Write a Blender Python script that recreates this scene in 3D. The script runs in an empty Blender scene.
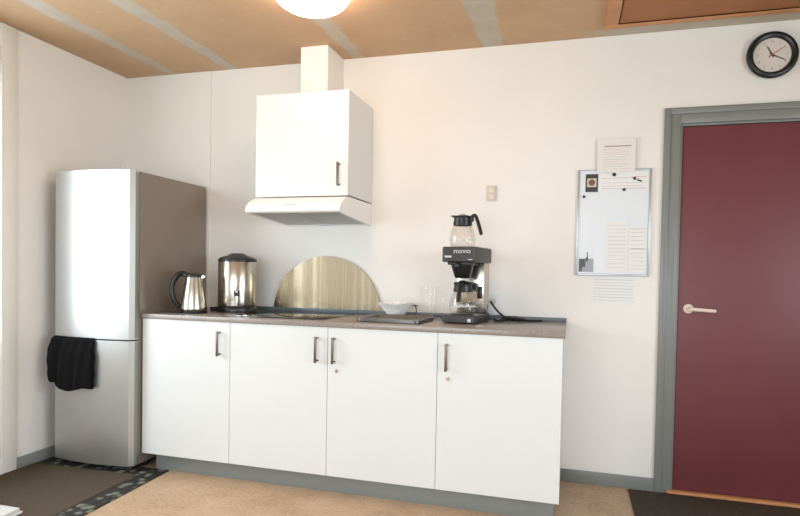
import bpy, bmesh, math, random
from mathutils import Vector, Matrix
random.seed(7)
SC = bpy.context.scene
COL = SC.collection
PI = math.pi

# ------------------------------------------------------------------ colours and materials
def lin(c):
    return tuple(((v/255)/12.92 if v/255 <= .04045 else ((v/255+.055)/1.055)**2.4) for v in c) + (1,)

def mat(name, col, rough=.5, metal=0, spec=.5, bump=None, mottled=None, coat=0, aniso=0):
    """bump=(scale,strength); mottled=(scale, other colour, amount)"""
    m = bpy.data.materials.new(name); m.use_nodes = True
    nt = m.node_tree; b = nt.nodes['Principled BSDF']
    b.inputs['Base Color'].default_value = lin(col)
    b.inputs['Roughness'].default_value = rough
    b.inputs['Metallic'].default_value = metal
    b.inputs['Specular IOR Level'].default_value = spec
    b.inputs['Coat Weight'].default_value = coat
    tc = nt.nodes.new('ShaderNodeTexCoord')
    if mottled:
        n = nt.nodes.new('ShaderNodeTexNoise'); n.inputs['Scale'].default_value = mottled[0]
        n.inputs['Detail'].default_value = 6; n.inputs['Roughness'].default_value = .6
        nt.links.new(tc.outputs['Object'], n.inputs['Vector'])
        r = nt.nodes.new('ShaderNodeValToRGB')
        r.color_ramp.elements[0].position = .5-.5*mottled[2]; r.color_ramp.elements[1].position = .5+.5*mottled[2]
        r.color_ramp.elements[0].color = lin(mottled[1]); r.color_ramp.elements[1].color = lin(col)
        nt.links.new(n.outputs['Fac'], r.inputs['Fac']); nt.links.new(r.outputs['Color'], b.inputs['Base Color'])
    if bump:
        n = nt.nodes.new('ShaderNodeTexNoise'); n.inputs['Scale'].default_value = bump[0]; n.inputs['Detail'].default_value = 4
        nt.links.new(tc.outputs['Object'], n.inputs['Vector'])
        bp = nt.nodes.new('ShaderNodeBump'); bp.inputs['Strength'].default_value = bump[1]; bp.inputs['Distance'].default_value = .004
        nt.links.new(n.outputs['Fac'], bp.inputs['Height']); nt.links.new(bp.outputs['Normal'], b.inputs['Normal'])
    return m

def brushed(name, col, rough, axis='Z', metal=1.0, amount=.25):
    """brushed metal: fine streaks vary the roughness and tint across the grain"""
    m = mat(name, col, rough, metal); nt = m.node_tree; b = nt.nodes['Principled BSDF']
    tc = nt.nodes.new('ShaderNodeTexCoord'); mp = nt.nodes.new('ShaderNodeMapping')
    sc = {'Z': (160, 160, 1.5), 'X': (1.5, 160, 160)}[axis]
    mp.inputs['Scale'].default_value = sc
    n = nt.nodes.new('ShaderNodeTexNoise'); n.inputs['Scale'].default_value = 1; n.inputs['Detail'].default_value = 3
    mr = nt.nodes.new('ShaderNodeMapRange'); mr.inputs['To Min'].default_value = max(.02, rough*(1-amount)); mr.inputs['To Max'].default_value = rough*(1+amount)
    nt.links.new(tc.outputs['Object'], mp.inputs['Vector']); nt.links.new(mp.outputs['Vector'], n.inputs['Vector'])
    nt.links.new(n.outputs['Fac'], mr.inputs['Value']); nt.links.new(mr.outputs['Result'], b.inputs['Roughness'])
    bp = nt.nodes.new('ShaderNodeBump'); bp.inputs['Strength'].default_value = .06; bp.inputs['Distance'].default_value = .001
    nt.links.new(n.outputs['Fac'], bp.inputs['Height']); nt.links.new(bp.outputs['Normal'], b.inputs['Normal'])
    return m

def glassy(name, tint, gloss=.12, base=.06):
    """thin clear glass or plastic: passes light, keeps a fresnel reflection"""
    m = bpy.data.materials.new(name); m.use_nodes = True; nt = m.node_tree
    nt.nodes.remove(nt.nodes['Principled BSDF']); out = nt.nodes['Material Output']
    t = nt.nodes.new('ShaderNodeBsdfTransparent'); t.inputs['Color'].default_value = tint + (1,)
    g = nt.nodes.new('ShaderNodeBsdfGlossy'); g.inputs['Roughness'].default_value = .04
    f = nt.nodes.new('ShaderNodeLayerWeight'); f.inputs['Blend'].default_value = gloss
    a = nt.nodes.new('ShaderNodeMath'); a.operation = 'ADD'; a.inputs[1].default_value = base; a.use_clamp = True
    x = nt.nodes.new('ShaderNodeMixShader')
    f.inputs['Blend'].default_value = .35
    pw = nt.nodes.new('ShaderNodeMath'); pw.operation = 'MULTIPLY'; pw.inputs[1].default_value = gloss
    nt.links.new(f.outputs['Facing'], pw.inputs[0]); nt.links.new(pw.outputs[0], a.inputs[0]); nt.links.new(a.outputs[0], x.inputs['Fac'])
    nt.links.new(t.outputs[0], x.inputs[1]); nt.links.new(g.outputs[0], x.inputs[2]); nt.links.new(x.outputs[0], out.inputs['Surface'])
    return m

M = {}
M['wall'] = mat('painted_plaster', (235, 230, 225), .62, bump=(90, .12), mottled=(1.4, (230, 225, 219), .5), spec=.3)
M['grey_paint'] = mat('grey_paint', (128, 130, 126), .35, bump=(60, .05))
M['white_paint'] = mat('white_trim_paint', (228, 224, 216), .4)
M['white_lam'] = mat('white_laminate', (220, 220, 218), .32, mottled=(3, (218, 218, 215), .5))
M['white_lac'] = mat('white_lacquer', (236, 233, 230), .28)
M['cavity'] = mat('dark_gap', (40, 38, 36), .8)
M['door_red'] = mat('wine_red_door_paint', (114, 56, 62), .46, mottled=(3, (108, 52, 58), .5), bump=(30, .03))
M['wood_trim'] = mat('pine_trim', (208, 148, 98), .5, mottled=(14, (190, 128, 80), .6))
M['board'] = mat('hardboard', (178, 118, 72), .7, mottled=(5, (164, 104, 62), .6))
M['black'] = mat('black_plastic', (22, 21, 21), .35)
M['black_matte'] = mat('black_matte', (18, 17, 17), .7)
M['black_soft'] = mat('dark_grey_plastic', (48, 46, 44), .42)
M['cloth'] = mat('black_terry', (14, 13, 14), .95, spec=.15, bump=(500, .6))
M['white_cloth'] = mat('white_cotton', (225, 225, 224), .9, bump=(200, .5))
M['chrome'] = mat('polished_chrome', (225, 225, 225), .08, 1.0)
M['steel'] = brushed('brushed_steel', (196, 188, 176), .22)
M['steel_h'] = brushed('steel_tray', (128, 122, 116), .34, 'X')
M['handle'] = brushed('brushed_nickel', (118, 108, 100), .42)
M['fridge'] = mat('silver_door_lacquer', (192, 192, 190), .36, .9)
M['fridge_side'] = mat('taupe_side_panel', (140, 127, 116), .3, .35, mottled=(2, (136, 123, 112), .6))
M['fridge_grip'] = mat('grey_grip_plastic', (128, 134, 128), .45)
M['disc'] = brushed('brushed_brass_steel', (178, 164, 140), .26)
nt = M['disc'].node_tree; b = nt.nodes['Principled BSDF']; tc = nt.nodes.new('ShaderNodeTexCoord'); mp = nt.nodes.new('ShaderNodeMapping')
mp.inputs['Scale'].default_value = (7, 7, .25); n = nt.nodes.new('ShaderNodeTexNoise'); n.inputs['Scale'].default_value = 1; n.inputs['Detail'].default_value = 2
bp = nt.nodes.new('ShaderNodeBump'); bp.inputs['Strength'].default_value = .6; bp.inputs['Distance'].default_value = .012
nt.links.new(tc.outputs['Object'], mp.inputs['Vector']); nt.links.new(mp.outputs['Vector'], n.inputs['Vector']); nt.links.new(n.outputs['Fac'], bp.inputs['Height'])
nt.links.new(bp.outputs['Normal'], b.inputs['Normal'])
M['glass'] = glassy('clear_glass', (.955, .925, .90), .35, .03)
M['clear'] = glassy('clear_plastic', (.99, .99, .99), .07, .02)
M['pane'] = glassy('window_glass', (.97, .98, .98), .1, .02)
M['hob'] = mat('black_glass', (16, 16, 17), .06, spec=.6, coat=.3)
M['upstand'] = mat('slate_edge_strip', (104, 112, 116), .35)
M['paper'] = mat('paper_white', (228, 226, 224), .55)
M['filter_paper'] = mat('filter_paper', (240, 238, 235), .8)
M['plastic_sheet'] = mat('laminated_sheet', (228, 222, 218), .18)
M['ink'] = mat('grey_ink', (200, 196, 196), .6)
M['ink_red'] = mat('red_grey_ink', (214, 190, 190), .6)
M['ink_dark'] = mat('dark_ink', (150, 142, 142), .6)
M['wb'] = mat('whiteboard_enamel', (222, 225, 230), .3)
M['alu'] = mat('aluminium_frame', (186, 190, 194), .35, .6)
M['photo_dark'] = mat('photo_dark', (50, 46, 44), .3)
M['photo_cream'] = mat('photo_cream', (196, 184, 166), .3)
M['photo_brown'] = mat('photo_brown', (120, 78, 52), .3)
M['photo_grey'] = mat('photo_grey', (150, 152, 158), .3)
M['beige'] = mat('beige_plastic', (206, 196, 186), .4)
M['beige_dark'] = mat('beige_rocker', (222, 204, 188), .4)
M['socket'] = mat('white_socket', (222, 220, 218), .4)
M['cream'] = mat('cream_nylon', (226, 208, 196), .3)
M['clock_face'] = mat('clock_face', (214, 206, 198), .5)
M['red'] = mat('red_hand', (176, 52, 52), .4)
M['label'] = mat('pale_label', (205, 205, 200), .5)
M['grille'] = mat('grey_grease_filter', (172, 170, 165), .4, .5, bump=(400, .5))
M['earth'] = mat('outdoor_ground', (150, 160, 120), .9)

# countertop: speckled grey-brown laminate
m = mat('speckled_worktop', (146, 134, 124), .24, coat=.0); nt = m.node_tree; b = nt.nodes['Principled BSDF']
tc = nt.nodes.new('ShaderNodeTexCoord'); n = nt.nodes.new('ShaderNodeTexNoise'); n.inputs['Scale'].default_value = 260; n.inputs['Detail'].default_value = 3
r = nt.nodes.new('ShaderNodeValToRGB'); r.color_ramp.elements[0].position = .38; r.color_ramp.elements[1].position = .62
r.color_ramp.elements[0].color = lin((112, 102, 96)); r.color_ramp.elements[1].color = lin((168, 156, 146))
nt.links.new(tc.outputs['Object'], n.inputs['Vector']); nt.links.new(n.outputs['Fac'], r.inputs['Fac']); nt.links.new(r.outputs['Color'], b.inputs['Base Color'])
M['worktop'] = m

# floor: worn tan boards with blotches
m = mat('tan_floor', (196, 164, 132), .55, bump=(35, .1)); nt = m.node_tree; b = nt.nodes['Principled BSDF']
tc = nt.nodes.new('ShaderNodeTexCoord')
def noise(nt, tc, s, d=5):
    n = nt.nodes.new('ShaderNodeTexNoise'); n.inputs['Scale'].default_value = s; n.inputs['Detail'].default_value = d; n.inputs['Roughness'].default_value = .65
    nt.links.new(tc.outputs['Object'], n.inputs['Vector']); return n
def ramp(nt, src, stops):
    r = nt.nodes.new('ShaderNodeValToRGB'); e = r.color_ramp.elements
    e[0].position, e[0].color = stops[0][0], lin(stops[0][1]); e[1].position, e[1].color = stops[-1][0], lin(stops[-1][1])
    for p, c in stops[1:-1]:
        k = e.new(p); k.color = lin(c)
    nt.links.new(src, r.inputs['Fac']); return r
def mix(nt, fac, a, b_, mode='MIX'):
    x = nt.nodes.new('ShaderNodeMix'); x.data_type = 'RGBA'; x.blend_type = mode
    if isinstance(fac, float): x.inputs[0].default_value = fac
    else: nt.links.new(fac, x.inputs[0])
    nt.links.new(a, x.inputs[6]); nt.links.new(b_, x.inputs[7]); return x.outputs[2]
r1 = ramp(nt, noise(nt, tc, 3.2).outputs['Fac'], [(.3, (166, 136, 108)), (.5, (190, 160, 130)), (.7, (206, 178, 150))])
r2 = ramp(nt, noise(nt, tc, 55, 3).outputs['Fac'], [(.35, (150, 122, 98)), (.6, (206, 178, 148))])
nt.links.new(mix(nt, .35, r1.outputs[0], r2.outputs[0]), b.inputs['Base Color'])
M['floor'] = m

# ceiling: raw brown plasterboard, jointing compound along the board seams and over the screws
m = mat('raw_plasterboard', (190, 152, 118), .8, bump=(50, .06)); nt = m.node_tree; b = nt.nodes['Principled BSDF']
tc = nt.nodes.new('ShaderNodeTexCoord'); sx = nt.nodes.new('ShaderNodeSeparateXYZ'); nt.links.new(tc.outputs['Object'], sx.inputs[0])
wob = noise(nt, tc, 6, 3)
def mth(op, a, b_=None, c=None):
    x = nt.nodes.new('ShaderNodeMath'); x.operation = op
    for i, v in enumerate((a, b_, c)):
        if v is None: continue
        if isinstance(v, (int, float)): x.inputs[i].default_value = v
        else: nt.links.new(v, x.inputs[i])
    return x.outputs[0]
xw = mth('ADD', sx.outputs['X'], mth('MULTIPLY', mth('SUBTRACT', wob.outputs['Fac'], .5), .05))
wf = mth('ADD', .55, mth('MULTIPLY', mth('ABSOLUTE', sx.outputs['Y']), .40)); wf = mth('MINIMUM', wf, 1.1)
tot = None
for cx, hw in ((.035, .060), (.505, .064), (1.42, .066), (2.275, .098), (3.3, .07), (4.2, .07), (-.5, .06)):
    d = mth('DIVIDE', mth('ABSOLUTE', mth('SUBTRACT', xw, cx)), wf)
    s = nt.nodes.new('ShaderNodeMapRange'); s.interpolation_type = 'SMOOTHSTEP'
    s.inputs['From Min'].default_value = hw+.018; s.inputs['From Max'].default_value = hw-.018
    nt.links.new(d, s.inputs['Value'])
    tot = s.outputs[0] if tot is None else mth('MAXIMUM', tot, s.outputs[0])
# seam along the back wall edge under the hatch and over the right half
sy = nt.nodes.new('ShaderNodeMapRange'); sy.inputs['From Min'].default_value = -.10; sy.inputs['From Max'].default_value = -.07
nt.links.new(mth('ADD', sx.outputs['Y'], mth('MULTIPLY', wob.outputs['Fac'], .03)), sy.inputs['Value'])
sx2 = nt.nodes.new('ShaderNodeMapRange'); sx2.inputs['From Min'].default_value = 2.75; sx2.inputs['From Max'].default_value = 2.95
nt.links.new(sx.outputs['X'], sx2.inputs['Value'])
tot = mth('MAXIMUM', tot, mth('MULTIPLY', sy.outputs[0], sx2.outputs[0]))
fx = mth('SUBTRACT', mth('FRACT', mth('DIVIDE', mth('ADD', xw, .17), .30)), .5)
fy = mth('SUBTRACT', mth('FRACT', mth('DIVIDE', mth('ADD', sx.outputs['Y'], .1), .24)), .5)
dd = mth('SQRT', mth('ADD', mth('POWER', mth('MULTIPLY', fx, .30), 2), mth('POWER', mth('MULTIPLY', fy, .24), 2)))
dot = mth('MULTIPLY', mth('LESS_THAN', dd, .011), .45)
fac = mth('MAXIMUM', tot, dot)
base = ramp(nt, noise(nt, tc, 2.0).outputs['Fac'], [(.3, (186, 153, 120)), (.7, (198, 165, 132))])
comp = ramp(nt, noise(nt, tc, 9).outputs['Fac'], [(.3, (182, 170, 154)), (.7, (192, 182, 168))])
nt.links.new(mix(nt, fac, base.outputs[0], comp.outputs[0]), b.inputs['Base Color'])
M['ceiling'] = m

# door mat: dark brown pile
M['mat'] = mat('brown_mat_pile', (112, 100, 86), .95, spec=.1, bump=(500, .6), mottled=(110, (74, 66, 56), .7))
# patterned border of the mat: black with grey-green blocks
m = mat('mat_border', (40, 40, 36), .7); nt = m.node_tree; b = nt.nodes['Principled BSDF']
tc = nt.nodes.new('ShaderNodeTexCoord'); v = nt.nodes.new('ShaderNodeTexVoronoi'); v.inputs['Scale'].default_value = 19
nt.links.new(tc.outputs['Object'], v.inputs['Vector'])
r = ramp(nt, v.outputs['Distance'], [(.30, (120, 126, 112)), (.42, (70, 70, 60)), (.52, (34, 34, 31))])
nt.links.new(r.outputs[0], b.inputs['Base Color'])
M['mat_border'] = m
M['mat_dark'] = mat('dark_mat_pile', (98, 88, 80), .95, spec=.1, bump=(500, .6), mottled=(60, (66, 60, 56), .7))

def emis(name, col, s):
    m = bpy.data.materials.new(name); m.use_nodes = True; b = m.node_tree.nodes['Principled BSDF']
    b.inputs['Base Color'].default_value = (.9, .9, .9, 1)
    b.inputs['Emission Color'].default_value = col + (1,); b.inputs['Emission Strength'].default_value = s
    return m
M['opal'] = emis('lit_opal_glass', (1.0, .755, .575), 19)

# ------------------------------------------------------------------ mesh helpers
class MB:
    def __init__(self): self.bm = bmesh.new()
    def _merge(self, t, mtx=None, smooth=False):
        if mtx is not None: t.transform(mtx)
        me = bpy.data.meshes.new('t'); 
        for f in t.faces: f.smooth = smooth
        t.to_mesh(me); t.free(); self.bm.from_mesh(me); bpy.data.meshes.remove(me)
    def box(self, a, b, bev=0, seg=2, mtx=None):
        t = bmesh.new(); bmesh.ops.create_cube(t, size=1)
        a = Vector(a); b = Vector(b); c = (a+b)/2; d = b-a
        t.transform(Matrix.Translation(c) @ Matrix.Diagonal((abs(d.x), abs(d.y), abs(d.z), 1)))
        if bev: bmesh.ops.bevel(t, geom=list(t.edges), offset=bev, segments=seg, affect='EDGES', profile=.5)
        self._merge(t, mtx, bool(bev)); return self
    def lathe(self, prof, seg=48, at=(0, 0, 0), mtx=None, close=False, a0=0, a1=2*PI):
        t = bmesh.new(); rings = []; full = abs(a1-a0-2*PI) < 1e-6; n = seg if full else seg+1
        for r, z in prof:
            if r < 1e-6: rings.append([t.verts.new((at[0], at[1], at[2]+z))]*n)
            else: rings.append([t.verts.new((at[0]+r*math.cos(a0+(a1-a0)*k/seg), at[1]+r*math.sin(a0+(a1-a0)*k/seg), at[2]+z)) for k in range(n)])
        for i in range(len(rings)-1):
            A, B = rings[i], rings[i+1]
            for k in range(seg):
                q = [A[k], A[(k+1) % n], B[(k+1) % n], B[k]]; u = []
                for v in q:
                    if v not in u: u.append(v)
                if len(u) > 2:
                    try: t.faces.new(u)
                    except ValueError: pass
        self._merge(t, mtx, True); return self
    def cyl(self, p, q, r, seg=20, r2=None):
        p = Vector(p); q = Vector(q); L = (q-p).length
        r2 = r if r2 is None else r2
        rot = (q-p).to_track_quat('Z', 'Y').to_matrix().to_4x4()
        return self.lathe([(0, 0), (r, 0), (r2, L), (0, L)], seg, mtx=Matrix.Translation(p) @ rot)
    def tube(self, pts, rad, seg=10, flat=None, smooth_path=6):
        """swept tube; rad a number or list; flat=(w,h) scales the section"""
        P = [Vector(p) for p in pts]
        rr = rad if isinstance(rad, (list, tuple)) else [rad]*len(P)
        if smooth_path > 1:
            Q = []; R = []
            for i in range(len(P)-1):
                p0 = P[max(i-1, 0)]; p1 = P[i]; p2 = P[i+1]; p3 = P[min(i+2, len(P)-1)]
                for k in range(smooth_path):
                    u = k/smooth_path
                    Q.append(.5*((2*p1)+(-p0+p2)*u+(2*p0-5*p1+4*p2-p3)*u*u+(-p0+3*p1-3*p2+p3)*u**3)); R.append(rr[i]*(1-u)+rr[i+1]*u)
            Q.append(P[-1]); R.append(rr[-1]); P, rr = Q, R
        t = bmesh.new(); rings = []
        up = Vector((0, 0, 1)); tan = (P[1]-P[0]).normalized()
        side = tan.cross(up)
        if side.length < 1e-3: side = tan.cross(Vector((0, 1, 0)))
        side.normalize()
        for i, p in enumerate(P):
            tn = (P[min(i+1, len(P)-1)]-P[max(i-1, 0)]).normalized()
            side = (side-tn*side.dot(tn)).normalized(); nn = side.cross(tn)
            w, h = flat if flat else (1, 1)
            rings.append([t.verts.new(p+side*math.cos(2*PI*k/seg)*rr[i]*w+nn*math.sin(2*PI*k/seg)*rr[i]*h) for k in range(seg)])
        for i in range(len(rings)-1):
            for k in range(seg): t.faces.new((rings[i][k], rings[i][(k+1) % seg], rings[i+1][(k+1) % seg], rings[i+1][k]))
        t.faces.new(rings[0][::-1]); t.faces.new(rings[-1])
        self._merge(t, None, True); return self
    def prism(self, poly, d0, d1, plane='XZ', mtx=None, bev=0, smooth=False):
        """closed outline extruded; plane XZ extrudes along y, YZ along x, XY along z"""
        t = bmesh.new()
        def P(u, v, d): return {'XZ': (u, d, v), 'YZ': (d, u, v), 'XY': (u, v, d)}[plane]
        A = [t.verts.new(P(u, v, d0)) for u, v in poly]; B = [t.verts.new(P(u, v, d1)) for u, v in poly]
        n = len(poly); t.faces.new(A); t.faces.new(B[::-1])
        for k in range(n): t.faces.new((A[k], B[k], B[(k+1) % n], A[(k+1) % n]))
        bmesh.ops.recalc_face_normals(t, faces=t.faces)
        if bev: bmesh.ops.bevel(t, geom=list(t.edges), offset=bev, segments=2, affect='EDGES')
        self._merge(t, mtx, smooth or bool(bev)); return self
    def build(self, name, m, parent=None, sharp=35):
        bm = self.bm
        bmesh.ops.remove_doubles(bm, verts=bm.verts, dist=1e-6)
        bmesh.ops.recalc_face_normals(bm, faces=bm.faces)
        for e in bm.edges:
            if len(e.link_faces) == 2 and e.calc_face_angle(0) > math.radians(sharp): e.smooth = False
        me = bpy.data.meshes.new(name); bm.to_mesh(me); bm.free()
        me.materials.append(M[m] if isinstance(m, str) else m)
        o = bpy.data.objects.new(name, me); COL.objects.link(o)
        if parent is not None: o.parent = parent
        return o

def thing(name, label, cat, loc=(0, 0, 0), rz=0, group=None):
    o = bpy.data.objects.new(name, None); COL.objects.link(o); o.empty_display_size = .05
    o.location = loc; o.rotation_euler = (0, 0, rz); o['label'] = label; o['category'] = cat
    if group: o['group'] = group
    return o
def tag(o, label, cat, group=None):
    o['label'] = label; o['category'] = cat
    if group: o['group'] = group
    return o
def struct(o): o['kind'] = 'structure'; return o
def text_mesh(name, s, size, m, parent, mtx, depth=.0006, offset=0):
    c = bpy.data.curves.new('t', 'FONT'); c.body = s; c.size = size; c.extrude = depth; c.offset = offset
    c.align_x = 'CENTER'; c.align_y = 'CENTER'; c.resolution_u = 3
    tmp = bpy.data.objects.new('t', c); COL.objects.link(tmp)
    dg = bpy.context.evaluated_depsgraph_get(); me = bpy.data.meshes.new_from_object(tmp.evaluated_get(dg))
    bpy.data.objects.remove(tmp); me.transform(mtx); me.materials.clear(); me.materials.append(M[m]); me.name = name
    o = bpy.data.objects.new(name, me); COL.objects.link(o); o.parent = parent
    return o

# ------------------------------------------------------------------ measurements
XL, XR, YB = -.3635, 5.15, -5.2     # left wall, right wall, rear wall
H = 2.5695
ZT, ZD, ZB = .9361, .9086, .1064    # worktop top, door top, door bottom
XF, XD, XD2 = 3.2332, 3.3274, 4.2374
ZF, ZL = 2.1417, 2.0406

# ------------------------------------------------------------------ room shell
struct(MB().box((XL-.2, YB-.2, -.1), (XR+.2, .2, 0)).build('floor', 'floor'))
struct(MB().box((XL-.2, YB-.2, H), (XR+.2, .2, H+.1)).build('ceiling', 'ceiling'))
w = MB()
w.box((XL-.2, 0, 0), (XF+.03, .18, H)).box((XF+.03, 0, ZF-.02), (XD2+.07, .18, H)).box((XD2+.07, 0, 0), (XR+.2, .18, H))
w.box((XL, -.005, 0), (.333, 0, H))
struct(w.build('wall_back', 'wall'))
WY0, WY1, WZ1 = -2.65, -.965, 2.34      # glazed door opening in the left wall
w = MB()
w.box((XL-.2, WY1, 0), (XL, .0, H)).box((XL-.2, WY0, WZ1), (XL, WY1, H)).box((XL-.2, YB, 0), (XL, WY0, H))
struct(w.build('wall_left', 'wall'))
# rear wall with a wide window behind the camera
RX0, RX1, RZ0, RZ1 = .3, 3.2, .6, 2.0
w = MB()
w.box((XL-.2, YB-.2, 0), (RX0, YB, H)).box((RX1, YB-.2, 0), (XR+.2, YB, H)).box((RX0, YB-.2, 0), (RX1, YB, RZ0)).box((RX0, YB-.2, RZ1), (RX1, YB, H))
struct(w.build('wall_rear', 'wall'))
SY0, SY1, SZ0, SZ1 = -3.9, -1.7, .75, 1.95
w = MB().box((XR, YB, 0), (XR+.2, SY0, H)).box((XR, SY1, 0), (XR+.2, 0, H)).box((XR, SY0, 0), (XR+.2, SY1, SZ0)).box((XR, SY0, SZ1), (XR+.2, SY1, H))
struct(w.build('wall_right', 'wall'))
fr = MB()
for y in (SY0, (SY0+SY1)/2-.03, SY1-.06): fr.box((XR+.03, y, SZ0), (XR+.1, y+.06, SZ1), .004)
fr.box((XR+.03, SY0, SZ0), (XR+.1, SY1, SZ0+.06), .004).box((XR+.03, SY0, SZ1-.06), (XR+.1, SY1, SZ1), .004)
g = struct(fr.build('window_2', 'white_paint'))
MB().box((XR+.062, SY0+.05, SZ0+.05), (XR+.068, SY1-.05, SZ1-.05)).build('window_pane', 'pane', g)

# door_1: glazed door in the left wall (only its casing shows)
fr = MB()
fr.box((XL-.06, WY1, 0), (XL+.012, WY1+.095, H-.001), .003)
fr.box((XL-.06, WY0-.095, 0), (XL+.012, WY0, H-.001), .003)
fr.box((XL-.06, WY0, WZ1), (XL+.012, WY1, WZ1+.09), .003)
g = struct(fr.build('door_1', 'white_paint'))
fr = MB()
fr.box((XL-.09, WY1-.07, .02), (XL-.04, WY1, WZ1), .004).box((XL-.09, WY0, .02), (XL-.04, WY0+.07, WZ1), .004)
fr.box((XL-.09, WY0, .0), (XL-.04, WY1, .22), .004).box((XL-.09, WY0, WZ1-.08), (XL-.04, WY1, WZ1), .004)
fr.build('door_frame', 'white_paint', g)
MB().box((XL-.085, WY0+.03, .2), (XL-.045, WY1-.03, .80), .003).build('door_panel', 'white_paint', g)
MB().box((XL-.068, WY0+.06, .2), (XL-.062, WY1-.06, WZ1-.07)).build('door_glass', 'pane', g)
# window_1: rear wall window
fr = MB()
for x in (RX0, (RX0+RX1)/2-.03, RX1-.06): fr.box((x, YB-.1, RZ0), (x+.06, YB-.03, RZ1), .004)
fr.box((RX0, YB-.1, RZ0), (RX1, YB-.03, RZ0+.06), .004).box((RX0, YB-.1, RZ1-.06), (RX1, YB-.03, RZ1), .004)
g = struct(fr.build('window_1', 'white_paint'))
MB().box((RX0+.05, YB-.068, RZ0+.05), (RX1-.05, YB-.062, RZ1-.05)).build('window_pane', 'pane', g)
struct(MB().box((-40, -40, -.3), (40, 40, -.25)).build('ground', 'earth'))

# baseboards
struct(MB().box((2.70, -.012, 0), (XF+.005, 0, .0736), .002).build('baseboard_back', 'grey_paint'))
struct(MB().box((XD2+.09, -.012, 0), (XR, 0, .0736), .002).build('baseboard_right', 'grey_paint'))
struct(MB().box((XL, WY1+.096, 0), (XL+.012, -.012, .0736), .002).build('baseboard_left', 'grey_paint'))

# wine-red door with grey frame
fr = MB()
def frame(b, x0, x1, zt, y0, y1, wd):   # upside-down U
    b.box((x0, y0, 0), (x0+wd, y1, zt), .002).box((x1-wd, y0, 0), (x1, y1, zt), .002).box((x0+wd, y0, zt-wd), (x1-wd, y1, zt), .002)
X2 = XD2+(XD-XF)
frame(fr, XF, X2, ZF, -.016, .0, .034)
frame(fr, XF+.034, X2-.034, ZF-.034, -.009, .05, .052)
frame(fr, XF+.086, X2-.086, ZF-.086, .003, .10, .012)
g = struct(fr.build('trim_1', 'grey_paint'))
lf = struct(MB().box((XD+.006, .006, .022), (XD2-.006, .046, ZL-.002), .002).build('door_2', 'door_red'))
MB().box((XD-.01, .012, 0), (XD2+.01, .06, ZL+.01)).box((XD-.02, .05, 0), (XD2+.02, .07, ZL+.02)).build('rebate', 'cavity', g)
hd = MB(); hd.lathe([(0, 0), (.026, 0), (.026, .007), (.022, .010), (0, .010)], 32, mtx=Matrix.Translation((XD+.058, .006, 1.036)) @ Matrix.Rotation(PI/2, 4, 'X'))
hd.tube([(XD+.058, -.002, 1.036), (XD+.058, -.035, 1.036), (XD+.068, -.047, 1.036), (XD+.10, -.05, 1.034), (XD+.185, -.048, 1.030)], [.010, .010, .011, .0105, .009], 14)
hd.build('door_handle', 'cream', lf)['label'] = 'cream lever handle'
struct(MB().box((XD-.03, -.028, 0), (XD2+.03, .012, .020), .004).build('trim_2', 'wood_trim'))

# ------------------------------------------------------------------ ceiling: hatch and lamp
t = thing('ceiling_hatch', 'brown attic hatch panel with orange pine frame in the ceiling', 'hatch', (2.90, -.150, H))
LX, LY = 1.3, -1.2
f_ = MB(); f_.box((0, -.048, -.022), (LX, 0, 0), .002).box((0, LY, -.022), (LX, LY+.07, 0), .002)
f_.box((0, LY+.07, -.022), (.066, -.048, 0), .002).box((LX-.07, LY+.07, -.022), (LX, -.048, 0), .002)
f_.build('hatch_frame', 'wood_trim', t)
MB().box((.072, LY+.073, -.016), (LX-.073, -.0485, -.003), .001).build('hatch_panel', 'board', t)
MB().box((.066, LY+.07, -.002), (LX-.07, -.048, -.0005)).build('gap', 'cavity', t)

LMP = (1.53, -.93)
t = thing('ceiling_lamp', 'round opal dome lamp glowing on the raw plasterboard ceiling', 'lamp', (LMP[0], LMP[1], H))
MB().lathe([(0, 0), (.165, 0), (.165, -.028), (.16, -.032), (0, -.032)], 56).build('lamp_base', 'white_lac', t)
R_ = .185
pr = [(0, -.125)] + [(R_*math.sin(a), -.032-.093*math.cos(a)) for a in [PI/2*k/14 for k in range(1, 15)]] + [(R_-.004, -.028), (.166, -.024)]
MB().lathe(pr, 64).build('lamp_shade', 'opal', t)

# ------------------------------------------------------------------ fridge
FX0, FX1, FZ0, FZS, FZ1 = -.267, .317, .030, .7804, 1.7724
t = thing('refrigerator', 'tall silver two-door fridge freezer with taupe side, left of the counter', 'refrigerator', ((FX0+FX1)/2, -.34, 0))
W2 = (FX1-FX0)/2; y0 = -.34
MB().box((-W2+.002, -.656-y0, FZ0+.01), (W2, -.030-y0, FZ1-.004), .004).build('body', 'fridge_side', t)
def door_poly(w, yb, yf, sag, rad=.016, n=24):
    pts = [(-w, yb), (w, yb)]
    for k in range(n+1):
        u = 1-2*k/n; y = yf-sag*(1-u*u)
        e = max(0, abs(u)*w-(w-rad)); y += rad-math.sqrt(max(0, rad*rad-e*e))
        pts.append((u*w, y))
    return pts
def fridge_door(name, z0, z1, lab):
    p = door_poly(W2, -.660-y0, -.706-y0, .030)
    b = MB(); b.prism(p, z0, z1, 'XY', bev=0)
    o = b.build(name, 'fridge', t, sharp=50)
    return o
d2 = fridge_door('door', FZ0+.012, FZS-.004, 0); d1 = fridge_door('door', FZS+.004, FZ1, 0)
d1['label'] = 'tall upper silver door'; d2['label'] = 'lower freezer silver door'
MB().box((-W2+.01, -.664-y0, FZS-.01), (W2-.006, -.645-y0, FZS+.01)).build('gasket', 'cavity', t)
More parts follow.
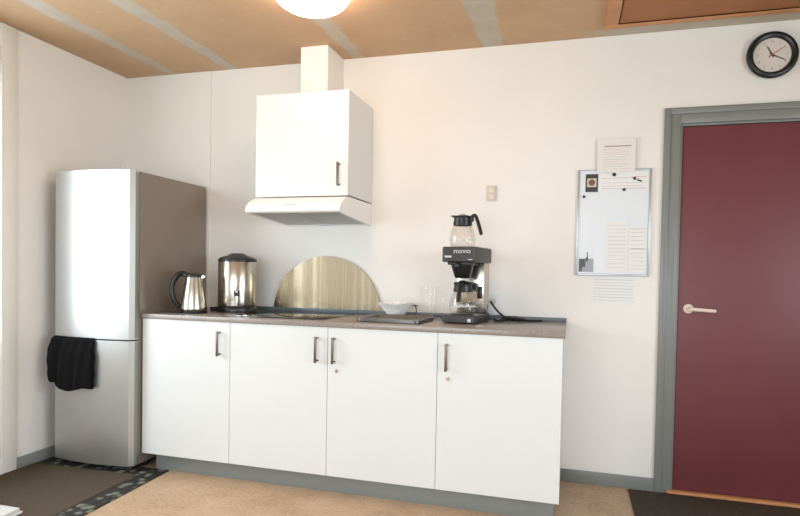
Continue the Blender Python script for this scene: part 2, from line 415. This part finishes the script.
# grip strips in the door edge
MB().box((W2-.0005, -.692-y0, FZS+.012), (W2+.003, -.664-y0, 1.76), .001).build('grip', 'fridge_grip', d1)
MB().box((W2-.0005, -.692-y0, FZ0+.02), (W2+.003, -.664-y0, FZS-.012), .001).build('grip', 'fridge_grip', d2)
b = MB()
for k, (wd) in enumerate((.010, .008, .009, .007, .010, .008, .009)):
    b.box((-.055+k*.0125, -.7365-y0, 1.697), (-.055+k*.0125+wd, -.730-y0, 1.704))
b.build('badge', 'alu', d1)
b = MB()
for x in (-.24, .24):
    for y in (-.54, -.10): MB().cyl((x, y-y0, 0), (x, y-y0, .045), .02).build('foot', 'black', t)
b = MB(); b.box((-W2+.015, -.64-y0, .012), (W2-.015, -.61-y0, .05)).build('kick_strip', 'black', t)

# black towel hanging over the freezer door's top edge
def towel():
    bm = bmesh.new(); NU, NV = 40, 26
    def S(u, v, side):
        x = -.236+.312*u
        # door surface under the cloth
        uu = max(-1, min(1, (x-.025)/W2)); ys = -.708-.030*(1-uu*uu)
        zb = .476+.010*u+.010*math.sin(9*u)
        if u < .17: zb = .524-.01*math.sin(14*u)
        z = .784-(.784-zb)*v
        if v == 0 and side: z += .004
        bulge = .012+.022*min(1, v*3)+.012*(1-u)+.006*math.sin(17*u+1.5*v)+.004*math.sin(31*u+2+3*v)+.006*v
        y = ys-bulge*(1 if side else .25)
        if v == 0: y = ys-.004+(0 if side else .002)
        x += .010*math.sin(3*v)*(u-.5)-.006*math.sin(PI*v)*(1-u)+.004*math.sin(20*v)*(.5 if u < .05 or u > .95 else 0)
        return (x, y, z)
    L = []
    for side in (1, 0): L.append([[bm.verts.new(S(i/NU, j/NV, side)) for j in range(NV+1)] for i in range(NU+1)])
    for s, G in enumerate(L):
        for i in range(NU):
            for j in range(NV):
                f = (G[i][j], G[i+1][j], G[i+1][j+1], G[i][j+1]); bm.faces.new(f if s else f[::-1])
    A, B = L
    for i in range(NU):
        for j in (0, NV): bm.faces.new((A[i][j], A[i+1][j], B[i+1][j], B[i][j]))
    for j in range(NV):
        for i in (0, NU): bm.faces.new((A[i][j], A[i][j+1], B[i][j+1], B[i][j]))
    for f in bm.faces: f.smooth = True
    b = MB(); b.bm.free(); b.bm = bm
    return b.build('towel', 'cloth', None, 80)
tag(towel(), 'black towel hanging folded over the freezer door of the fridge', 'towel')

# ------------------------------------------------------------------ base cabinets
G = [.3277, .916, 1.512, 2.114, 2.726]
labs = ['white base cabinet next to the fridge, handle at right, no lock',
        'white base cabinet under the black hob, handle at right, no lock',
        'white base cabinet with round lock, third from the fridge, under the tray',
        'white base cabinet with round lock at the right end of the counter']
hx = [.853, 1.453, 1.552, 2.164]; lock = [None, None, 1.567, 2.170]
YD = -.6386
def bar_handle(x, y, z0, z1, m, parent, out=.030):
    b = MB(); b.box((x-.007, y-out-.005, z0), (x+.007, y-out+.003, z1), .002)
    for z in (z0+.010, z1-.010): b.cyl((x, y, z), (x, y-out, z), .005, 12)
    return b.build('handle', m, parent)
for i in range(4):
    x0, x1 = G[i], G[i+1]; cx = (x0+x1)/2
    t = thing('base_cabinet', labs[i], 'cabinet', (cx, -.32, 0), group='white base cabinets under the worktop')
    a, c = x0-cx, x1-cx; yo = .32
    MB().box((a+.0005, YD+.022+yo, ZB), (c-.0005, -.002+yo, ZD)).build('body', 'white_lam', t)
    MB().box((a+.02, YD+.0195+yo, ZB+.02), (c-.02, YD+.0225+yo, ZD-.02)).build('gap', 'cavity', t)
    e = 0.0012
    d = MB().box((a+(e if i else 0), YD+yo, ZB), (c-(e if i < 3 else 0), YD+.0195+yo, ZD-.002), .001, 1).build('door', 'white_lam', t)
    bar_handle(hx[i]-cx, YD+yo, .716, .857, 'handle', d)
    if lock[i]:
        MB().lathe([(0, 0), (.010, 0), (.010, .004), (.008, .006), (0, .006)], 24, mtx=Matrix.Translation((lock[i]-cx, YD+yo, .676)) @ Matrix.Rotation(PI/2, 4, 'X')).box((lock[i]-cx-.0015, YD-.0065+yo, .670), (lock[i]-cx+.0015, YD-.0055+yo, .682)).build('lock', 'steel', d)
tag(MB().box((.385, -.585, 0), (2.700, -.560, ZB-.0005), .001).box((2.682, -.562, 0), (2.700, -.02, ZB-.0005)).box((.385, -.562, 0), (.403, -.02, ZB-.0005)).build('plinth', 'grey_paint'),
    'long grey plinth board under the white base cabinets', 'plinth')
t = thing('worktop', 'long speckled grey laminate worktop with slate back strip over the cabinets', 'worktop', (1.53, -.33, ZD))
MB().box((.3277-1.53, -.650+.33, .0), (2.738-1.53, -.001+.33, ZT-ZD), .002).build('top', 'worktop', t)
MB().box((.42-1.53, -.018+.33, ZT-ZD), (2.738-1.53, -.001+.33, .9585-ZD), .002).build('back_strip', 'upstand', t)

# hob
t = thing('hob', 'flat black glass hob set in the worktop below the hood', 'hob', (1.155, -.315, ZT))
MB().box((-.295, -.255, 0), (.295, .255, .005), .002).build('glass_plate', 'hob', t)
for x, y, r in ((-.15, -.12, .085), (.15, -.12, .07), (-.15, .13, .07), (.15, .13, .09)):
    MB().lathe([(r, .0051), (r, .0054), (r-.003, .0054), (r-.003, .0051), (r, .0051)], 40, at=(x, y, 0)).build('zone_ring', 'black_soft', t)

# semicircular steel splash plate
r, cz = .3817, .922
ang = math.asin((.9588-cz)/r)
poly = [(1.222+r*math.cos(a), cz+r*math.sin(a)) for a in [ang+(PI-2*ang)*k/72 for k in range(73)]]
tag(MB().prism(poly, -.0145, -.0045, 'XZ').build('splash_plate', 'disc'), 'half-round brushed steel splash plate standing against the wall behind the hob', 'splashback')

# ------------------------------------------------------------------ hood, wall cabinet, duct
HX0, HX1, HZ0, HZ1, HY = .9333, 1.5223, 1.6392, 2.2384, -.4159
cx = (HX0+HX1)/2
t = thing('wall_cabinet', 'white single-door wall cabinet above the cooker hood', 'cabinet', (cx, -.2, HZ0))
MB().box((HX0-cx, HY+.020+.2, .004), (HX1-cx, -.001+.2, HZ1-HZ0), .0008, 1).build('body', 'white_lam', t)
d = MB().box((HX0-cx, HY+.2, 0), (HX1-cx, HY+.0185+.2, HZ1-HZ0), .001, 1).build('door', 'white_lam', t)
bar_handle(1.470-cx, HY+.2, 1.692-HZ0, 1.826-HZ0, 'handle', d, .028)
tag(MB().box((1.1354, -.2505, HZ1+.0005), (1.3145, -.0005, H-.0005), .001, 1).build('duct_box', 'wall'), 'white boxed duct between wall cabinet and ceiling', 'duct')
t = thing('cooker_hood', 'white slim cooker hood under the wall cabinet', 'hood', (cx, -.25, 1.50))
o = .25; zz = 1.50
# body ring: outer profile with the underside open; side view polygon in (y,z)
side = [(0-.001, 1.500), (0-.001, 1.6340), (-.402, 1.6340), (-.420, 1.630), (-.462, 1.614), (-.496, 1.594), (-.518, 1.572), (-.527, 1.556), (-.527, 1.545), (-.519, 1.537), (-.507, 1.534)]
side = [(y+o, z-zz) for y, z in side]
hw = (HX1-HX0)/2
b = MB(); b.prism(side, -hw, -hw+.016, 'YZ').prism(side, hw-.016, hw, 'YZ')
fr_ = [side[k] for k in range(2, 11)]
inner = [(-.478+o, 1.538-zz), (-.478+o, 1.56-zz), (-.41+o, 1.610-zz)]
b.prism(fr_+inner, -hw+.016, hw-.016, 'YZ')
b.box((-hw+.016, -.41+o, 1.610-zz), (hw-.016, -.001+o, 1.634-zz))
b.box((-hw+.016, -.030+o, 1.502-zz), (hw-.016, -.001+o, 1.612-zz))
b.build('housing', 'white_lac', t, 25)
zf = lambda y: 1.500+(1.534-1.500)*(-y)/.507-zz+.004
for xa, xb in ((-hw+.02, -.004), (.004, hw-.02)):
    bb = MB(); bb.prism([(-.474+o, zf(-.474)), (-.034+o, zf(-.034)), (-.034+o, zf(-.034)+.006), (-.474+o, zf(-.474)+.006)], xa, xb, 'YZ'); bb.build('grease_filter', 'grille', t)
MB().box((-.055, -.060+o, .002), (.055, -.036+o, .010), .002).build('filter_latch', 'alu', t)
MB().box((-.055, -.512+o, 1.580-zz), (.03, -.505+o, 1.5845-zz), 0, mtx=None).build('control_strip', 'alu', t)

# ------------------------------------------------------------------ kettle
KX, KY = .545, -.46
t = thing('kettle', 'steel electric kettle with black handle on the counter beside the fridge', 'kettle', (KX, KY, ZT))
MB().lathe([(0, 0), (.078, 0), (.080, .004), (.080, .012), (.072, .017), (0, .017)], 40).box((-.19, -.03, 0), (-.06, .03, .006), .002).build('power_base', 'black', t)
MB().lathe([(0, .018), (.074, .018), (.0765, .022), (.0765, .030), (.074, .05), (.068, .10), (.060, .15), (.053, .19), (.049, .215), (.048, .222), (.045, .224), (0, .224)], 56).build('jug', 'steel', t)
MB().lathe([(.049, .217), (.050, .224), (.047, .233), (.030, .241), (.010, .243), (0, .243)], 40).box((-.065, -.016, .218), (-.02, .016, .242), .006).build('lid', 'black', t)
MB().prism([(.036, .20), (.067, .222), (.066, .227), (.036, .228)], -.014, .014, 'XZ', bev=.003).build('spout', 'steel', t)
MB().tube([(-.03, 0, .232), (-.06, 0, .240), (-.092, 0, .228), (-.117, 0, .185), (-.124, 0, .13), (-.112, 0, .08), (-.088, 0, .045), (-.070, 0, .032)], [.012, .015, .016, .0155, .015, .0145, .014, .011], 12, flat=(1.2, 1.0)).build('handle', 'black', t)
t.rotation_euler.z = math.radians(30)

# ------------------------------------------------------------------ hot-drink urn
UX, UY = .702, -.235
t = thing('drinks_urn', 'round steel hot-drinks urn with black lid and tap, beside the kettle', 'urn', (UX, UY, ZT))
UR = .117
MB().lathe([(0, 0), (UR+.004, 0), (UR+.005, .006), (UR+.005, .030), (UR-.002, .040), (0, .040)], 56).build('base', 'black', t)
MB().lathe([(0, .040), (UR-.001, .040), (UR, .044), (UR, .318), (UR-.002, .322), (0, .322)], 72).build('tank', 'steel', t)
MB().lathe([(UR+.002, .318), (UR+.003, .325), (UR, .336), (UR-.02, .348), (.06, .358), (.050, .366), (.035, .372), (0, .373)], 56).build('lid', 'black', t)
MB().box((-.017, -UR-.012, .100), (.017, -UR+.004, .138), .004).build('tap_body', 'black', t)
tp = MB(); tp.box((-.019, -UR-.014, .139), (.019, -UR+.004, .150), .003).box((-.006, -UR-.018, .080), (.006, -UR-.008, .146), .002)
tp.cyl((0, -UR+.004, .088), (0, -UR-.034, .088), .013).cyl((0, -UR-.034, .104), (0, -UR-.034, .046), .013, 18, .009)
tp.build('tap', 'chrome', t)
MB().box((-.008, -UR-.042, .105), (.008, -UR-.026, .130), .004).build('tap_lever', 'black', t)
MB().box((-.004, -UR-.0012, .156), (.004, -UR+.004, .164)).build('gauge', 'black_soft', t)
t.rotation_euler.z = math.radians(31)
tag(MB().tube([(.566, -.235, ZT+.012), (.55, -.235, ZT+.0075), (.52, -.20, ZT+.007), (.50, -.12, ZT+.007), (.48, -.05, ZT+.007)], .006, 8)
    .box((.515, -.255, ZT+.0005), (.568, -.21, ZT+.024), .004).build('urn_cable', 'black'), 'short black cable and plug left of the steel urn', 'cord')

# ------------------------------------------------------------------ tray, filters, holder, clear jug
t = thing('serving_tray', 'flat steel tray with raised rounded rim on the worktop', 'tray', (1.820, -.40, ZT), math.radians(-1))
def rrect(w, d, r, n=6):
    p = []
    for sx_, sy_, a0 in ((1, 1, 0), (-1, 1, PI/2), (-1, -1, PI), (1, -1, 3*PI/2)):
        for k in range(n+1):
            a = a0+PI/2*k/n; p.append((sx_*(w-r)+r*math.cos(a), sy_*(d-r)+r*math.sin(a)))
    return p
def ringmesh(name, loops, m, parent, cap0=True, cap1=True):
    bm = bmesh.new(); L = [[bm.verts.new(v) for v in lp] for lp in loops]; n = len(loops[0])
    for A, B in zip(L, L[1:]):
        for k in range(n): bm.faces.new((A[k], A[(k+1) % n], B[(k+1) % n], B[k]))
    if cap0: bm.faces.new(L[0][::-1])
    if cap1: bm.faces.new(L[-1])
    for f in bm.faces: f.smooth = True
    b = MB(); b.bm.free(); b.bm = bm
    return b.build(name, m, parent, 30)
TW, TD = .184, .170
lp = lambda w, d, r, z: [(x, y, z) for x, y in rrect(w, d, r)]
ringmesh('tray_body', [lp(TW-.006, TD-.006, .035, 0), lp(TW-.002, TD-.002, .04, .003), lp(TW, TD, .04, .018), lp(TW, TD, .04, .021), lp(TW-.008, TD-.008, .034, .021), lp(TW-.012, TD-.012, .03, .018), lp(TW-.016, TD-.016, .03, .006)], 'steel_h', t)

FXc, FYc = 1.742, -.150
t = thing('paper_filter_stack', 'stack of white pleated coffee filters left of the coffee machine', 'coffee filters', (FXc, FYc, ZT))
def pleats(z0, z1, r0, r1, amp, n=28, th=.0015):
    bm = bmesh.new(); N = n*4; rows = []
    prof = [(0, 0), (.35, 0), (.75, 0), (1.0, 0)]
    for rr, zz_ in ((.0, z0), (.5*r0, z0), (r0, z0), (r0+.25*(r1-r0), z0+.3*(z1-z0)), (r0+.6*(r1-r0), z0+.7*(z1-z0)), (r1, z1)):
        k0 = 0 if rr <= r0 else (rr-r0)/(r1-r0)
        if rr == 0: rows.append([bm.verts.new((0, 0, zz_))]); continue
        rows.append([bm.verts.new(((rr+amp*k0*(1 if k%4==0 else -1 if k%4==2 else 0))*math.cos(2*PI*k/N), (rr+amp*k0*(1 if k%4==0 else -1 if k%4==2 else 0))*math.sin(2*PI*k/N), zz_+.004*k0*math.cos(3*2*PI*k/N+1))) for k in range(N)])
    for k in range(N): bm.faces.new((rows[0][0], rows[1][k], rows[1][(k+1) % N]))
    for A, B in zip(rows[1:], rows[2:]):
        for k in range(N): bm.faces.new((A[k], A[(k+1) % N], B[(k+1) % N], B[k]))
    ex = bmesh.ops.solidify(bm, geom=list(bm.faces), thickness=th)
    b = MB(); b.bm.free(); b.bm = bm; return b
for k in range(3):
    pleats(.0105+.005*k, .076+.005*k, .050, .104-.002*k, .006).build('paper_filter', 'filter_paper', t, 60)
t = thing('filter_holder', 'small black wire stand under the white coffee filters', 'stand', (FXc+.03, FYc, ZT))
MB().lathe([(0, 0), (.070, 0), (.070, .006), (.066, .008), (0, .008)], 36).build('base', 'black', t)
MB().tube([(.060, -.005, .006), (.092, -.005, .02), (.098, -.005, .05), (.092, -.008, .074)], .003, 8).box((.080, -.016, .070), (.108, -.004, .077), .002, mtx=None).build('arm', 'black', t)

t = thing('clear_jug', 'faint clear plastic jug between the paper filters and the coffee machine', 'jug', (1.945, -.155, ZT))
def shell(prof, th): return prof+[(max(r-th, 0), z+(th if i == len(prof)*0 else 0)) for i, (r, z) in enumerate(prof)][::-1]
MB().lathe([(0, .001), (.045, .001), (.047, .004), (.050, .06), (.055, .14), (.060, .19)], 40).build('cup', 'clear', t)
MB().tube([(.053, 0, .165), (.082, 0, .16), (.088, 0, .12), (.080, 0, .07), (.050, 0, .055)], .005, 8).build('handle', 'clear', t)

# ------------------------------------------------------------------ coffee machine
CM = thing('coffee_machine', 'black and steel filter coffee machine on the worktop', 'coffee machine', (2.200, -.245, ZT), math.radians(-9))
CM['label'] = 'black and steel filter coffee machine on the worktop'
w = .095; D0, D1 = -.190, .125
def rr_prism(w0, y0_, y1_, r, z0, z1, name, m, parent, tw=0):
    cxy = (y0_+y1_)/2; d = (y1_-y0_)/2
    L = [[(x, y+cxy, z) for x, y in rrect(ww, d-(w0-ww), r)] for ww, z in ((w0-.004, z0), (w0, z0+.004), (w0-tw, z1-.004), (w0-tw-.004, z1))]
    return ringmesh(name, L, m, parent)
rr_prism(w, D0, D1, .022, .006, .046, 'base', 'black_soft', CM, .002)
for x in (-.07, .07):
    for y in (D0+.03, D1-.03): MB().cyl((x, y, 0), (x, y, .010), .010, 14).build('foot', 'black', CM)
MB().box((.060, D0-.003, .012), (.078, D0+.004, .030), .002).build('switch', 'label', CM)
MB().lathe([(0, .046), (.066, .046), (.066, .050), (.060, .051), (0, .051)], 40, at=(-.006, -.095, 0)).build('hotplate', 'black', CM)
MB().box((-.078, .020, .046), (.084, .112, .336), .006).build('column', 'steel', CM)
MB().box((.044, .014, .13), (.074, .021, .20), .003).build('control_panel', 'black', CM)
hs = rr_prism(w+.001, -.185, .118, .012, .334, .416, 'housing', 'black_soft', CM)
text_mesh('lettering', 'novo', .046, 'label', hs, Matrix.Translation((.020, -.1860, .392)) @ Matrix.Rotation(PI/2, 4, 'X') @ Matrix.Diagonal((1.05, .85, 1, 1)), .0006, .0)['label'] = 'pale novo lettering'
MB().box((-.078, -.1862, .357), (-.040, -.1845, .367)).build('badge', 'label', hs)
MB().box((.055, -.1862, .345), (.078, -.1845, .349)).build('badge', 'ink', hs)
MB().lathe([(0, .245), (.036, .245), (.042, .250), (.066, .325), (.070, .335), (0, .335)], 40, at=(-.006, -.100, 0)).box((-.070, -.165, .318), (.058, -.02, .334), .003).build('filter_basket', 'black', CM)
MB().box((-.018, -.192, .300), (.006, -.150, .326), .006).build('basket_handle', 'black', CM)

def carafe(label, loc, rz, hang):
    t = thing('glass_jug', label, 'jug', loc, rz, 'glass coffee jugs at the coffee machine'); t.scale = (1, 1, 1.09)
    prof = [(0, .001), (.055, .001), (.066, .006), (.072, .020), (.072, .045), (.066, .075), (.056, .100), (.050, .118)]
    inn = [(r-.002 if r > .01 else 0, z+(.003 if z < .003 else 0)) for r, z in prof][::-1]
    MB().lathe(prof, 48).build('bowl', 'glass', t)
    MB().lathe([(.050, .108), (.0525, .110), (.053, .120), (.049, .140), (.051, .150), (.054, .155), (.047, .157), (.030, .160), (.012, .166), (0, .167)], 40).build('collar', 'black', t)
    MB().prism([(-.045, .146), (-.070, .158), (-.066, .162), (-.03, .160)], -.014, .014, 'XZ', bev=.003).build('spout', 'black', t)
    MB().box((.034, -.014, .128), (.062, .014, .156), .004).tube([(.045, 0, .148), (.064, 0, .160), (.078, 0, .150), (.098, 0, .100), (.110, 0, .062)], [.008, .009, .0105, .011, .010], 12, flat=(1.2, .9)).build('handle', 'black', t)
    MB().lathe([(.0722, .036), (.0722, .040), (.0716, .040), (.0716, .036), (.0722, .036)], 48).build('level_line', 'label', t)
    return t
R9 = Matrix.Rotation(math.radians(-9), 3, 'Z')
def cmp(x, y, z):
    v = R9 @ Vector((x, y, 0)); return (2.205+v.x, -.245+v.y, ZT+z)
carafe('empty glass coffee jug standing on top of the coffee machine', cmp(-.016, -.095, .4165), math.radians(-12), 0)
carafe('empty glass coffee jug on the hotplate of the coffee machine', cmp(-.006, -.098, .0512), math.radians(-92), 0)

# cable behind the machine
t = MB()
zc = ZT+.0070
t.tube([(2.300, -.014, 1.040), (2.302, -.034, 1.036), (2.33, -.050, 1.00), (2.372, -.07, .965), (2.43, -.10, zc), (2.50, -.12, zc), (2.56, -.10, zc), (2.60, -.07, zc)], .0060, 8)
t.tube([(2.345, -.16, zc+.008), (2.40, -.10, zc), (2.46, -.06, zc+.010), (2.44, -.04, zc+.010), (2.38, -.045, zc+.012), (2.35, -.09, zc+.018), (2.38, -.15, zc+.016), (2.46, -.15, zc+.012), (2.50, -.09, zc+.009)], .0060, 8)
t.box((2.335, -.185, ZT+.0008), (2.385, -.140, ZT+.030), .006)
tag(t.build('power_cable', 'black'), 'black cable looped on the worktop right of the coffee machine', 'cable')
# wall socket and switch
t = thing('wall_socket', 'white wall socket low behind the coffee machine', 'socket', (2.305, 0, 1.02))
MB().box((-.040, -.009, -.058), (.040, 0, .072), .002).build('plate', 'socket', t)
MB().lathe([(0, 0), (.021, 0), (.021, .003), (.017, .003), (.016, .001), (0, .001)], 28, mtx=Matrix.Translation((0, -.009, .020)) @ Matrix.Rotation(PI/2, 4, 'X')).build('socket_ring', 'beige', t)
t = thing('light_switch', 'small beige double light switch on the wall above the coffee machine', 'switch', (2.285, 0, 1.692))
MB().box((-.031, -.008, -.046), (.031, 0, .046), .002).build('plate', 'beige', t)
for z in (-.021, .019): MB().box((-.019, -.013, z-.017), (.019, -.007, z+.017), .002).build('rocker', 'beige_dark', t)

# ------------------------------------------------------------------ whiteboard and papers
bx0, bx1, bz0, bz1 = 2.780, 3.178, 1.209, 1.815
cx = (bx0+bx1)/2
t = thing('whiteboard', 'small whiteboard with aluminium frame on the wall left of the red door', 'whiteboard', (cx, 0, bz0))
MB().box((bx0-cx+.008, -.008, .008), (bx1-cx-.008, -.001, bz1-bz0-.008)).build('surface', 'wb', t)
b = MB(); hw_, hh = (bx1-bx0)/2, bz1-bz0
b.box((-hw_, -.013, 0), (-hw_+.012, 0, hh), .002).box((hw_-.012, -.013, 0), (hw_, 0, hh), .002).box((-hw_+.012, -.013, 0), (hw_-.012, 0, .012), .002).box((-hw_+.012, -.013, hh-.012), (hw_-.012, 0, hh), .002)
b.build('frame', 'alu', t)
def sheet(name, label, x0, x1, z0, z1, y, m, rows, parent=None, tilt=0, head=None, grp=None):
    c = ((x0+x1)/2, y, (z0+z1)/2)
    t = thing(name, label, 'paper', c, 0, grp)
    t.rotation_euler = (0, math.radians(tilt), 0)
    hx_, hz = (x1-x0)/2, (z1-z0)/2
    MB().box((-hx_, -.0008, -hz), (hx_, 0, hz)).build('sheet', m, t)
    for mm in sorted({r_[4] for r_ in rows}):
        b = MB()
        for (u0, u1, v, th, m_) in rows:
            if m_ == mm: b.box((-hx_+u0*2*hx_, -.0013, hz-v*2*hz-th/2), (-hx_+u1*2*hx_, -.0009, hz-v*2*hz+th/2))
        b.build('printed_lines', mm, t)
    return t
rows = [(.18, .88, .22, .006, 'ink_dark'), (.15, .66, .32, .0035, 'ink_red'), (.15, .82, .40, .003, 'ink'), (.15, .86, .47, .003, 'ink_red'), (.15, .76, .54, .003, 'ink'), (.15, .80, .62, .0035, 'ink'),
        (.15, .55, .69, .003, 'ink_red'), (.15, .84, .76, .0035, 'ink'), (.15, .70, .83, .003, 'ink'), (.15, .84, .90, .003, 'ink')]
sheet('notice', 'printed notice in a clear sleeve taped above the whiteboard', 2.884, 3.089, 1.797, 1.985, -.0145, 'plastic_sheet', rows)
rows = [(.06, .94, .12+.105*k, .0045 if k % 3 == 0 else .003, 'ink') for k in range(8)]
sheet('notice', 'faint printed sheet on the wall directly below the whiteboard', 2.868, 3.112, 1.046, 1.207, -.001, 'paper', rows, tilt=.6)
rows = [(.04, .60, .3, .004, 'ink'), (.62, .95, .25, .006, 'ink_red'), (.04, .95, .55, .003, 'ink'), (.04, .9, .72, .003, 'ink_red'), (.04, .95, .85, .004, 'ink')]
sheet('notice', 'wide printed strip along the top of the whiteboard, held by black magnets', 2.902, 3.162, 1.690, 1.796, -.009, 'paper', rows)
rows = [(.08, .92, .08+.075*k, .003, 'ink') for k in range(12)]
sheet('notice', 'printed list on the lower middle of the whiteboard', 2.945, 3.060, 1.232, 1.520, -.009, 'paper', rows)
rows = [(.05, .95, .06, .004, 'ink'), (.05, .95, .94, .003, 'ink'), (.05, .95, .5, .003, 'ink')] + [(.1, .85, .14+.09*k, .003, 'ink') for k in range(9)]
sheet('notice', 'printed table on the lower right of the whiteboard', 3.066, 3.160, 1.236, 1.492, -.0091, 'paper', rows)
# photographs
t = thing('photo_print', 'photo print of a brown cup at the top left of the whiteboard', 'photo', (2.858, -.009, 1.738))
MB().box((-.034, -.001, -.050), (.034, 0, .052)).build('print', 'photo_dark', t)
MB().box((-.026, -.0016, -.022), (.026, -.0009, .028)).build('picture', 'photo_cream', t)
MB().lathe([(0, 0), (.018, 0), (.018, .0005), (0, .0005)], 24, mtx=Matrix.Translation((0, -.0016, .004)) @ Matrix.Rotation(PI/2, 4, 'X')).build('picture', 'photo_brown', t)
t = thing('photo_print', 'dark and grey photo print at the bottom left of the whiteboard', 'photo', (2.838, -.009, 1.268))
MB().box((-.040, -.001, -.038), (.040, 0, .038)).build('print', 'photo_grey', t)
MB().box((-.038, -.0016, -.010), (-.004, -.0009, .036)).box((-.038, -.0016, -.036), (-.022, -.0009, -.008)).build('picture', 'photo_dark', t)
MB().box((-.002, -.0017, .022), (.010, -.0009, .046)).box((.004, -.0017, .046), (.009, -.0009, .075)).build('picture', 'photo_dark', t)
mags = [(2.978, 1.784, .010, 'larger black magnet at the top middle of the whiteboard'), (3.087, 1.760, .008, 'black magnet at the top right of the whiteboard'),
        (3.033, 1.698, .008, 'black magnet just below the strip near the middle of the whiteboard'), (2.817, 1.662, .008, 'black magnet below the cup photo on the left of the whiteboard')]
for x, z, r_, lb in mags:
    tag(MB().lathe([(0, 0), (r_, 0), (r_, .006), (r_*.8, .008), (0, .008)], 24, mtx=Matrix.Translation((x, -.0098, z)) @ Matrix.Rotation(PI/2, 4, 'X')).build('magnet', 'black'), lb, 'magnet', 'black magnets on the whiteboard')
tag(MB().box((-.014, -.005, -.004), (.014, 0, .004), .002, mtx=Matrix.Translation((3.112, -.0098, 1.748)) @ Matrix.Rotation(math.radians(18), 4, 'Y')).build('clip', 'black'), 'tiny black clip beside the top right magnet on the whiteboard', 'clip')

# ------------------------------------------------------------------ wall clock
t = thing('wall_clock', 'round black-rimmed wall clock above the red door', 'clock', (3.746, 0, 2.388))
RX = Matrix.Rotation(PI/2, 4, 'X')
MB().lathe([(.100, 0), (.110, .004), (.121, .018), (.122, .028), (.116, .037), (.104, .040), (.094, .036), (.090, .026), (.088, .022), (.088, .004), (0, .004), (0, 0), (.100, 0)], 72, mtx=RX).build('case', 'black', t)
MB().lathe([(0, 0), (.0895, 0), (.0895, .001), (0, .001)], 64, mtx=Matrix.Translation((0, -.022, 0)) @ RX).build('dial', 'clock_face', t)
for k in range(1, 13):
    a = PI/2-2*PI*k/12
    text_mesh('numeral', str(k), .019, 'ink_dark' if k not in (2, 3, 10) else 'ink_red', t, Matrix.Translation((.070*math.cos(a), -.0236, .070*math.sin(a))) @ RX, .0002)
def hand(ang, l0, l1, w_, y, name, m):
    a = math.radians(90-ang); R = Matrix.Translation((0, y, 0)) @ Matrix.Rotation(-a, 4, 'Y')
    return MB().prism([(-l0, -w_), (-l0, w_), (l1, w_*.6), (l1, -w_*.6)], -.0005, .0005, 'XZ', mtx=R).build(name, m, t)
hand(331, .014, .052, .0032, -.0255, 'hour_hand', 'black')
hand(117, .014, .066, .0026, -.0270, 'minute_hand', 'black')
hand(55, .024, .074, .0018, -.0285, 'second_hand', 'red')
MB().lathe([(0, 0), (.005, 0), (.005, .007), (0, .007)], 20, mtx=Matrix.Translation((0, -.023, 0)) @ RX).build('hub', 'red', t)

# ------------------------------------------------------------------ floor mats
t = thing('door_mat', 'brown door mat with patterned dark border in front of the fridge', 'mat', (.0, -1.4, 0), math.radians(2.5))
# local frame: rotated 4 degrees about (0,-1.4)
bo = MB(); hw0, hw1 = -.335, .520
yo0, yo1 = -.85, .785
bo.box((hw1-.125, yo0, 0), (hw1, yo1, .006), .002).box((hw0+.0, yo1-.120, 0), (hw1-.125, yo1, .006), .002).box((hw0, yo0, 0), (hw1-.125, yo0+.085, .006), .002)
bo.build('border', 'mat_border', t)
MB().box((hw0, yo0+.086, 0), (hw1-.127, yo1-.122, .009), .003).build('pile', 'mat', t)
tag(MB().box((3.095, -1.1, 0), (4.75, -.036, .009), .003).build('door_mat', 'mat_dark'), 'dark grey mat on the floor in front of the red door', 'mat')
t = MB()
t.box((-.30, -1.75, .0095), (.235, -1.325, .024), .006).box((-.29, -1.74, .0245), (.225, -1.332, .040), .006)
tag(t.build('folded_cloth', 'white_cloth'), 'white folded cloth lying on the brown door mat', 'cloth')

# ------------------------------------------------------------------ light
wd = bpy.data.worlds.new('world'); SC.world = wd; wd.use_nodes = True
bg = wd.node_tree.nodes['Background']; bg.inputs['Color'].default_value = (.78, .88, 1.0, 1); bg.inputs['Strength'].default_value = 2.0
def area(name, loc, rot, sx_, sy_, e, col):
    l = bpy.data.lights.new(name, 'AREA'); l.shape = 'RECTANGLE'; l.size = sx_; l.size_y = sy_; l.energy = e; l.color = col
    o = bpy.data.objects.new(name, l); COL.objects.link(o); o.location = loc; o.rotation_euler = rot; return o
area('daylight_door', (XL-.25, (WY0+WY1)/2, 1.5), (0, -PI/2, 0), 1.5, 1.6, 48, (.85, .93, 1.0))
area('daylight_window', ((RX0+RX1)/2, YB-.3, 1.4), (PI/2-.42, 0, 0), 2.8, 1.4, 90, (.80, .915, 1.0))

area('daylight_side', (XR+.3, (SY0+SY1)/2, (SZ0+SZ1)/2+.05), (0, PI/2-.3, 0), 1.3, 2.2, 105, (.82, .925, 1.0))

# ------------------------------------------------------------------ camera
cam = bpy.data.cameras.new('camera'); co = bpy.data.objects.new('camera', cam); COL.objects.link(co)
cam.sensor_fit = 'HORIZONTAL'; cam.sensor_width = 36; cam.lens = 570.4841*36/800
cam.shift_x = -8.7692/800; cam.shift_y = 27.2101/800
cam.clip_start = .05
R = Matrix.Rotation(.274, 4, 'Z') @ Matrix.Rotation(1.5458, 4, 'X') @ Matrix.Rotation(.0187, 4, 'Z')
co.matrix_world = Matrix.Translation((2.7473, -3.4531, 1.2161)) @ R
SC.camera = co
SC.view_settings.view_transform = 'Standard'; SC.view_settings.look = 'None'
SC.view_settings.exposure = 0.15; SC.view_settings.gamma = 1; SC.view_settings.use_curve_mapping = False
